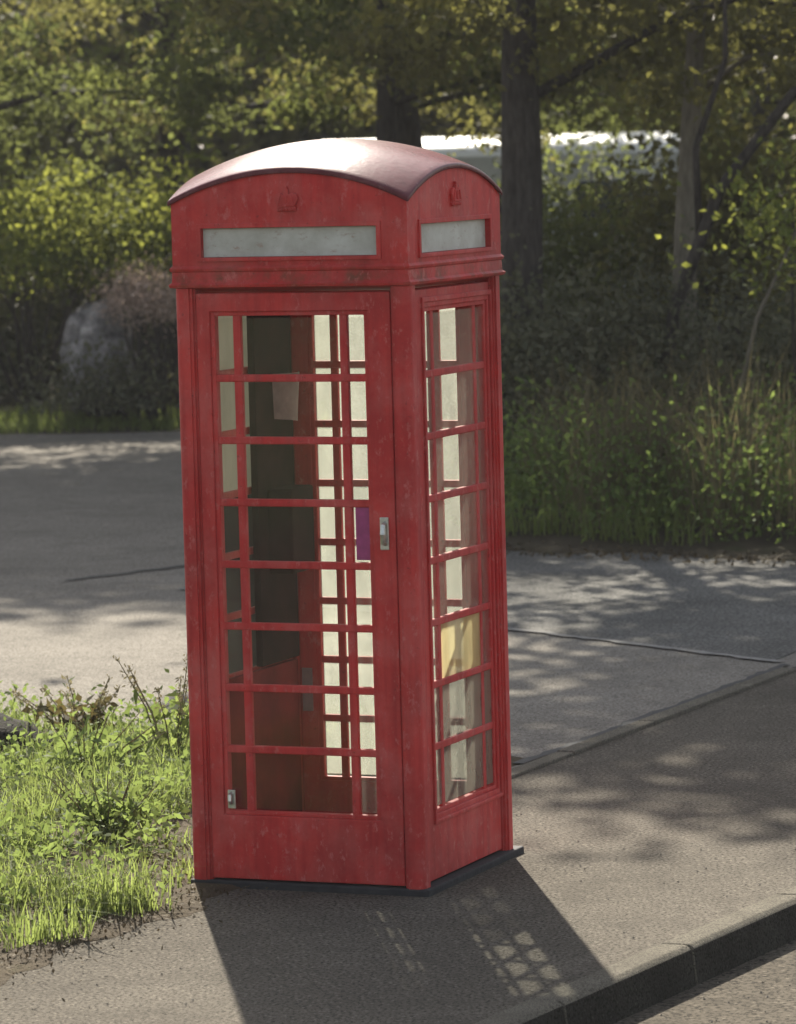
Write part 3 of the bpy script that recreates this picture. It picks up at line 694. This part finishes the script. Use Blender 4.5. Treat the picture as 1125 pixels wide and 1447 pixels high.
# long limb sweeping across from the right
root = empty('fallen_limb', V(29.4, 2.1, 0.15)); tag(root, 'bare forked limb leaning through the verge shrubs beside the slender tree', 'branch')
def rel(D, a, z): return V(D, a, z) - root.location
parts = [tube_data([rel(29.5, 1.75, 0.1), rel(29.4, 1.95, 1.3), rel(29.2, 2.25, 2.1), rel(29.0, 2.75, 2.75), rel(28.9, 3.6, 3.2)], [0.055, 0.05, 0.042, 0.035, 0.02], 8, 3, 0.1),
         tube_data([rel(29.3, 2.12, 1.8), rel(29.2, 2.1, 2.4), rel(29.0, 2.3, 3.0), rel(28.9, 2.3, 3.7)], [0.03, 0.025, 0.02, 0.01], 7, 4, 0.1)]
link('limb', pymesh('limb', *join(parts), True), M['bark'], root)
o = link('dead_stick', pymesh('dead_stick', *tube_data([V(27.5, 2.05, 0.1), V(27.5, 2.35, 1.3), V(27.4, 2.75, 2.15)], [0.018, 0.014, 0.008], 6), True), M['bark_pale']); tag(o, 'thin pale dead stick leaning out of the shrubs', 'stick')

# ------------------------------------------------------------------ shrubs and hedge
def shrub(name, label, D, a, rad, mat, seed, n=34, per=240, leaf=0.055, cat='shrub', z0=0.0, group=None, squash=0.7, crad=0.3, droop=0.3):
    base = V(D, a, hz(a, 2.0) - 0.02); root = empty(name, base); tag(root, label, cat, group)
    g_ = np.random.default_rng(seed); r = random.Random(seed); c = []
    while len(c) < n:
        p = g_.uniform(-1, 1, 3); p[2] = abs(p[2])
        if (p ** 2).sum() < 1: c.append((p[0] * rad[0], p[1] * rad[1], z0 + p[2] * rad[2]))
    P_ = clumps(g_, c, crad * 2, per, squash); P_ = P_[P_[:, 2] > 0.01]
    parts = []
    for k in range(min(n, 14)):
        e = Vector(c[k]); b = Vector((r.gauss(0, 0.08), r.gauss(0, 0.08), -0.05)); mid = b.lerp(e, 0.5) + Vector((r.gauss(0, .06), r.gauss(0, .06), 0.08))
        parts.append(tube_data([b, mid, e], [0.02, 0.013, 0.005], 5, k))
    link('stem', pymesh('stem', *join(parts), True), M['bark'], root)
    leaf_cloud('foliage', P_, leaf, leaf * 0.62, M[mat], g_, root, droop)
    return root
# dark clipped-out hedge at the back of the forecourt, left of the kiosk
HG = 'evergreen bushes along the back of the forecourt'
for k, a in enumerate((-6.2, -4.6, -3.3, -2.0, -0.7, 0.6)):
    shrub('evergreen_bush', ['dense evergreen bush at the outer end of the hedge row past the broad tree', 'dense evergreen bush in the hedge row under the broad tree', 'dense dark evergreen bush in the hedge row left of the boulder', 'dense dark evergreen bush in the hedge row behind the pink flowering bush', 'dense dark evergreen bush in the hedge row behind the kiosk', 'dense evergreen bush ending the hedge row below the leaning tree'][k], 40.8 + 0.25 * math.sin(k * 2.1), a, (0.95, 0.8, 1.45), 'leaf_dark', 60 + k, 46, 260, 0.075, 'bush', 0, HG)
shrub('leafy_shrub', 'bright sunlit leafy shrub spreading above the boulder', 39.2, -3.35, (1.05, 0.6, 0.75), 'leaf_bright', 71, 34, 200, 0.07, 'shrub', 1.25, None, 0.5)
shrub('leafy_shrub', 'sunlit bush arching up beside the kiosk cornice over the pink bush', 39.0, -2.05, (0.55, 0.5, 1.0), 'leaf_bright', 72, 20, 170, 0.07, 'shrub', 1.35, None, 0.5)
shrub('flowering_bush', 'small bush of dry pinkish flower heads next to the boulder', 38.0, -2.2, (0.33, 0.25, 0.38), 'leaf_pink', 73, 26, 200, 0.03, 'bush', 0.88, None, 0.7, 0.12)
shrub('fern_clump', 'low dark fern clump hiding the foot of the boulder', 37.95, -2.6, (0.55, 0.16, 0.34), 'leaf_dark', 74, 22, 150, 0.06, 'fern')
shrub('leafy_shrub', 'thin leafy sapling breaking up the caravan side beyond the slender tree', 43.0, 2.15, (0.75, 0.5, 1.0), 'leaf', 75, 6, 90, 0.09, 'sapling', 1.65, None, 0.6)
# shrubs of the right-hand verge
shrub('dark_shrub', 'dark dense shrub at the foot of the thick trunk', 29.2, 0.75, (0.75, 0.6, 1.35), 'leaf_dark', 81, 46, 260, 0.06)
shrub('dark_shrub', 'dark rounded shrub between the thick trunk and the slender tree', 29.6, 1.7, (0.8, 0.6, 1.30), 'leaf_dark', 82, 46, 260, 0.06)
shrub('dark_shrub', 'dark shrub under the leaning bare limb', 28.6, 2.9, (0.9, 0.6, 1.25), 'leaf_dark', 83, 46, 260, 0.06)
shrub('leafy_shrub', 'mid green shrub screening the caravan between two trunks', 32.5, 1.55, (0.75, 0.6, 0.7), 'leaf', 84, 26, 200, 0.07, 'shrub', 1.15)
shrub('leafy_shrub', 'yellowish leafy shrub climbing round the slender tree', 31.6, 2.55, (0.6, 0.5, 1.2), 'leaf2', 85, 26, 180, 0.08, 'shrub', 1.2)
shrub('leafy_shrub', 'small pale leaved bramble lit beside the dead stick', 27.6, 2.75, (0.28, 0.3, 0.35), 'leaf_bright', 86, 9, 120, 0.06, 'shrub', 1.55)
for k, (D, a) in enumerate(((33.5, 5.2), (31.0, 4.4), (36, -0.1 + 0.9), (35.5, 2.9))):
    shrub('dark_shrub', ['dark shrub at the far right of the verge under the leafy tree', 'broad dark shrub in the verge right of the bare limb', 'dark shrub behind the kiosk at the corner of the verge', 'dark shrub hiding the wheels of the caravan'][k], D, a, (1.0, 0.8, 1.2), 'leaf_dark', 90 + k, 40, 220, 0.075)

# tall rough grass and nettles on the right-hand verge
rng = np.random.default_rng(31)
def vg(n, a0, a1, t0, t1):
    a = rng.uniform(a0, a1, n); t_ = rng.uniform(t0, t1, n); P_ = np.empty((n, 3))
    for k in range(n): P_[k] = V(Db(a[k]) + t_[k], a[k], hz(a[k], t_[k]) - 0.01)
    return P_
o = blades('rough_grass', patchy(vg(7000, 0.3, 4.5, 0.5, 3.0), 1.9, 0.0), 0.24, 0.010, M['grass'], rng, None, 0.6); tag(o, 'rough green grass along the shaded verge right of the kiosk', 'grass', kind='stuff')
o = blades('dry_grass', patchy(vg(3600, 0.85, 2.5, 0.9, 2.9), 3.3, 0.4), 0.85 * rng.uniform(0.5, 1.15, 1), 0.007, M['dry'], rng, None, 0.75); tag(o, 'tall dry grass stems standing before the dark verge shrubs', 'grass', kind='stuff')
P = clumps(rng, vg(300, 0.5, 3.2, 0.7, 2.5) + np.array([0, 0, 0.10]) + np.array([0, 0, 0.5]) * rng.uniform(0, 1, (300, 1)) ** 1.5, 0.4, 26, 0.8); P[:, 2] = np.abs(P[:, 2] - 0.05) + 0.05
o = leaf_cloud('nettle_bed', P, 0.05, 0.028, M['weed'], rng); tag(o, 'bed of green nettles low along the shaded verge', 'weeds', kind='stuff')
o = blades('grass_strip', vg(7000, -6, -0.6, 0.05, 1.3), 0.10, 0.012, M['grass'], rng, None, 0.5); tag(o, 'sunlit strip of short grass at the far edge of the forecourt', 'grass', kind='stuff')
n = 1200; P = vg(n, -1.0, 4.0, -0.35, 0.35); P[:, 2] = np.maximum(P[:, 2], 0.0) + 0.01
o = leaf_cloud('fallen_leaves', P, 0.04, 0.025, M['litter'], rng, None, 0, 3.0, 0.1); tag(o, 'fallen leaves gathered along the verge edge of the forecourt', 'litter', kind='stuff')

# ------------------------------------------------------------------ white caravan among the trees
cv = empty('caravan', V(48.5, 1.25, 0.15), math.atan2(RX.y, RX.x)); tag(cv, 'white caravan with pale curved roof half hidden behind the trees', 'caravan')
Lc, Wc = 2.0, 1.1
prof = [(-Wc, 0.45), (-Wc, 2.12), (-Wc + 0.03, 2.19), (-Wc + 0.16, 2.26), (-0.45, 2.33), (0, 2.35), (0.45, 2.33), (Wc - 0.16, 2.26), (Wc - 0.03, 2.19), (Wc, 2.12), (Wc, 0.45)]
v = []; f = []
for sx in (-Lc, Lc):
    for y_, z_ in prof[1:-1] : v.append((sx, y_, z_))
n = len(prof) - 2
for k in range(n - 1): f.append((k, k + 1, n + k + 1, n + k))
me = pymesh('roof', v, f, True); link('roof', me, M['white'], cv)
v = [(-Lc, -Wc, 0.45), (Lc, -Wc, 0.45), (Lc, Wc, 0.45), (-Lc, Wc, 0.45)] + [(-Lc, -Wc, 2.12), (Lc, -Wc, 2.12), (Lc, Wc, 2.12), (-Lc, Wc, 2.12)]
f = [(0, 3, 2, 1), (0, 1, 5, 4), (2, 3, 7, 6)]
i0 = len(v); v += [(-Lc, y_, z_) for y_, z_ in prof]; f.append(tuple(range(i0, i0 + len(prof)))); i0 = len(v); v += [(Lc, y_, z_) for y_, z_ in prof]; f.append(tuple(range(i0, i0 + len(prof)))[::-1])
link('body', pymesh('body', v, f), M['grime'], cv)
for x in (-1.3, 0.0, 1.3):
    w_ = link('window', box_mesh(x - 0.5, x + 0.5, -Wc - 0.02, -Wc + 0.01, 1.25, 1.82, 0.03), M['winglass'], cv)
link('skirt', box_mesh(-Lc + 0.05, Lc - 0.05, -Wc + 0.04, Wc - 0.04, 0.2, 0.449), M['board'], cv)
for x in (-0.4, 0.4):
    for s in (-1, 1):
        v_, f_ = tube_data([(x, s * (Wc - 0.18), 0.3), (x, s * (Wc + 0.015), 0.3)], [0.3, 0.3], 20); link('wheel', pymesh('wheel', v_, f_), M['tyre'], cv)

# ------------------------------------------------------------------ the far wood
rng = np.random.default_rng(51); c = []
for k in range(520):
    a = rng.uniform(-26, 26); D = rng.uniform(58, 70); z = rng.uniform(0.2, 9.5) ; p = V(D, a, z); c.append(tuple(p))
P = clumps(rng, c, 1.7, 110)
P = P[P[:, 2] > 0.1]
o = leaf_cloud('far_wood', P, 0.34, 0.26, M['leaf2'], rng); tag(o, 'mass of shaded woodland closing the view behind the caravan', 'woodland', kind='stuff')
c = [tuple(V(rng.uniform(70, 76), rng.uniform(-32, 32), rng.uniform(0, 12))) for k in range(700)]
P = clumps(rng, c, 2.2, 60); P = P[P[:, 2] > 0]
o = leaf_cloud('far_wood', P, 0.6, 0.5, M['leaf_dark'], rng); tag(o, 'darker woodland mass deepest behind all the trees', 'woodland', kind='stuff')

# pebbles and grit loose on the footway and road edge
rng = np.random.default_rng(77); n = 700
yy = rng.uniform(-3.5, 4.5, n); xx = np.where(rng.random(n) < 0.6, rng.uniform(-0.3, 1.5, n), 1.70 + 0.1 * yy + np.abs(rng.normal(size=n)) * 0.3)
zz = np.where(xx > 1.6 + 0.1 * yy, -0.120, 0.003); ok = ~((np.abs(xx) < 0.5) & (np.abs(yy) < 0.5)) & ~((xx > 1.52 + 0.1 * yy) & (xx < 1.70 + 0.1 * yy))
P = np.stack([xx, yy, zz], 1)[ok]; n = len(P); r_ = 0.0028 * rng.uniform(0.5, 2.2, n)
T = np.array([(1, 0, 0), (-.5, .87, 0), (-.5, -.87, 0), (0, 0, 1.0)]); A = rng.uniform(0, 6.28, n)
V4 = np.empty((n, 4, 3))
for k in range(4):
    V4[:, k, 0] = P[:, 0] + r_ * (T[k, 0] * np.cos(A) - T[k, 1] * np.sin(A)); V4[:, k, 1] = P[:, 1] + r_ * (T[k, 0] * np.sin(A) + T[k, 1] * np.cos(A)); V4[:, k, 2] = P[:, 2] + r_ * T[k, 2] * 0.9 - 0.001
F = [(4 * k + a, 4 * k + b, 4 * k + 3) for k in range(n) for a, b in ((0, 1), (1, 2), (2, 0))]
o = link('grit', pymesh('grit', V4.reshape(-1, 3).tolist(), F), M['grit']); tag(o, 'loose grit scattered on the footway and in the gutter', 'grit', kind='stuff')

# thin sunlit haze in the air
hz_ = link('haze', box_mesh(-610, 610, -610, 610, -1.2, 18.5), None); tag(hz_, 'thin pale haze in the backlit air under the trees', 'haze', kind='stuff')
hm_ = bpy.data.materials.new('haze'); hm_.use_nodes = True; t_ = hm_.node_tree; t_.nodes.clear()
pv = t_.nodes.new('ShaderNodeVolumePrincipled'); pv.inputs['Color'].default_value = (0.92, 0.92, 0.95, 1); pv.inputs['Density'].default_value = 0.00042; pv.inputs['Anisotropy'].default_value = 0.1
ho = t_.nodes.new('ShaderNodeOutputMaterial'); t_.links.new(pv.outputs[0], ho.inputs['Volume']); hz_.data.materials.append(hm_)
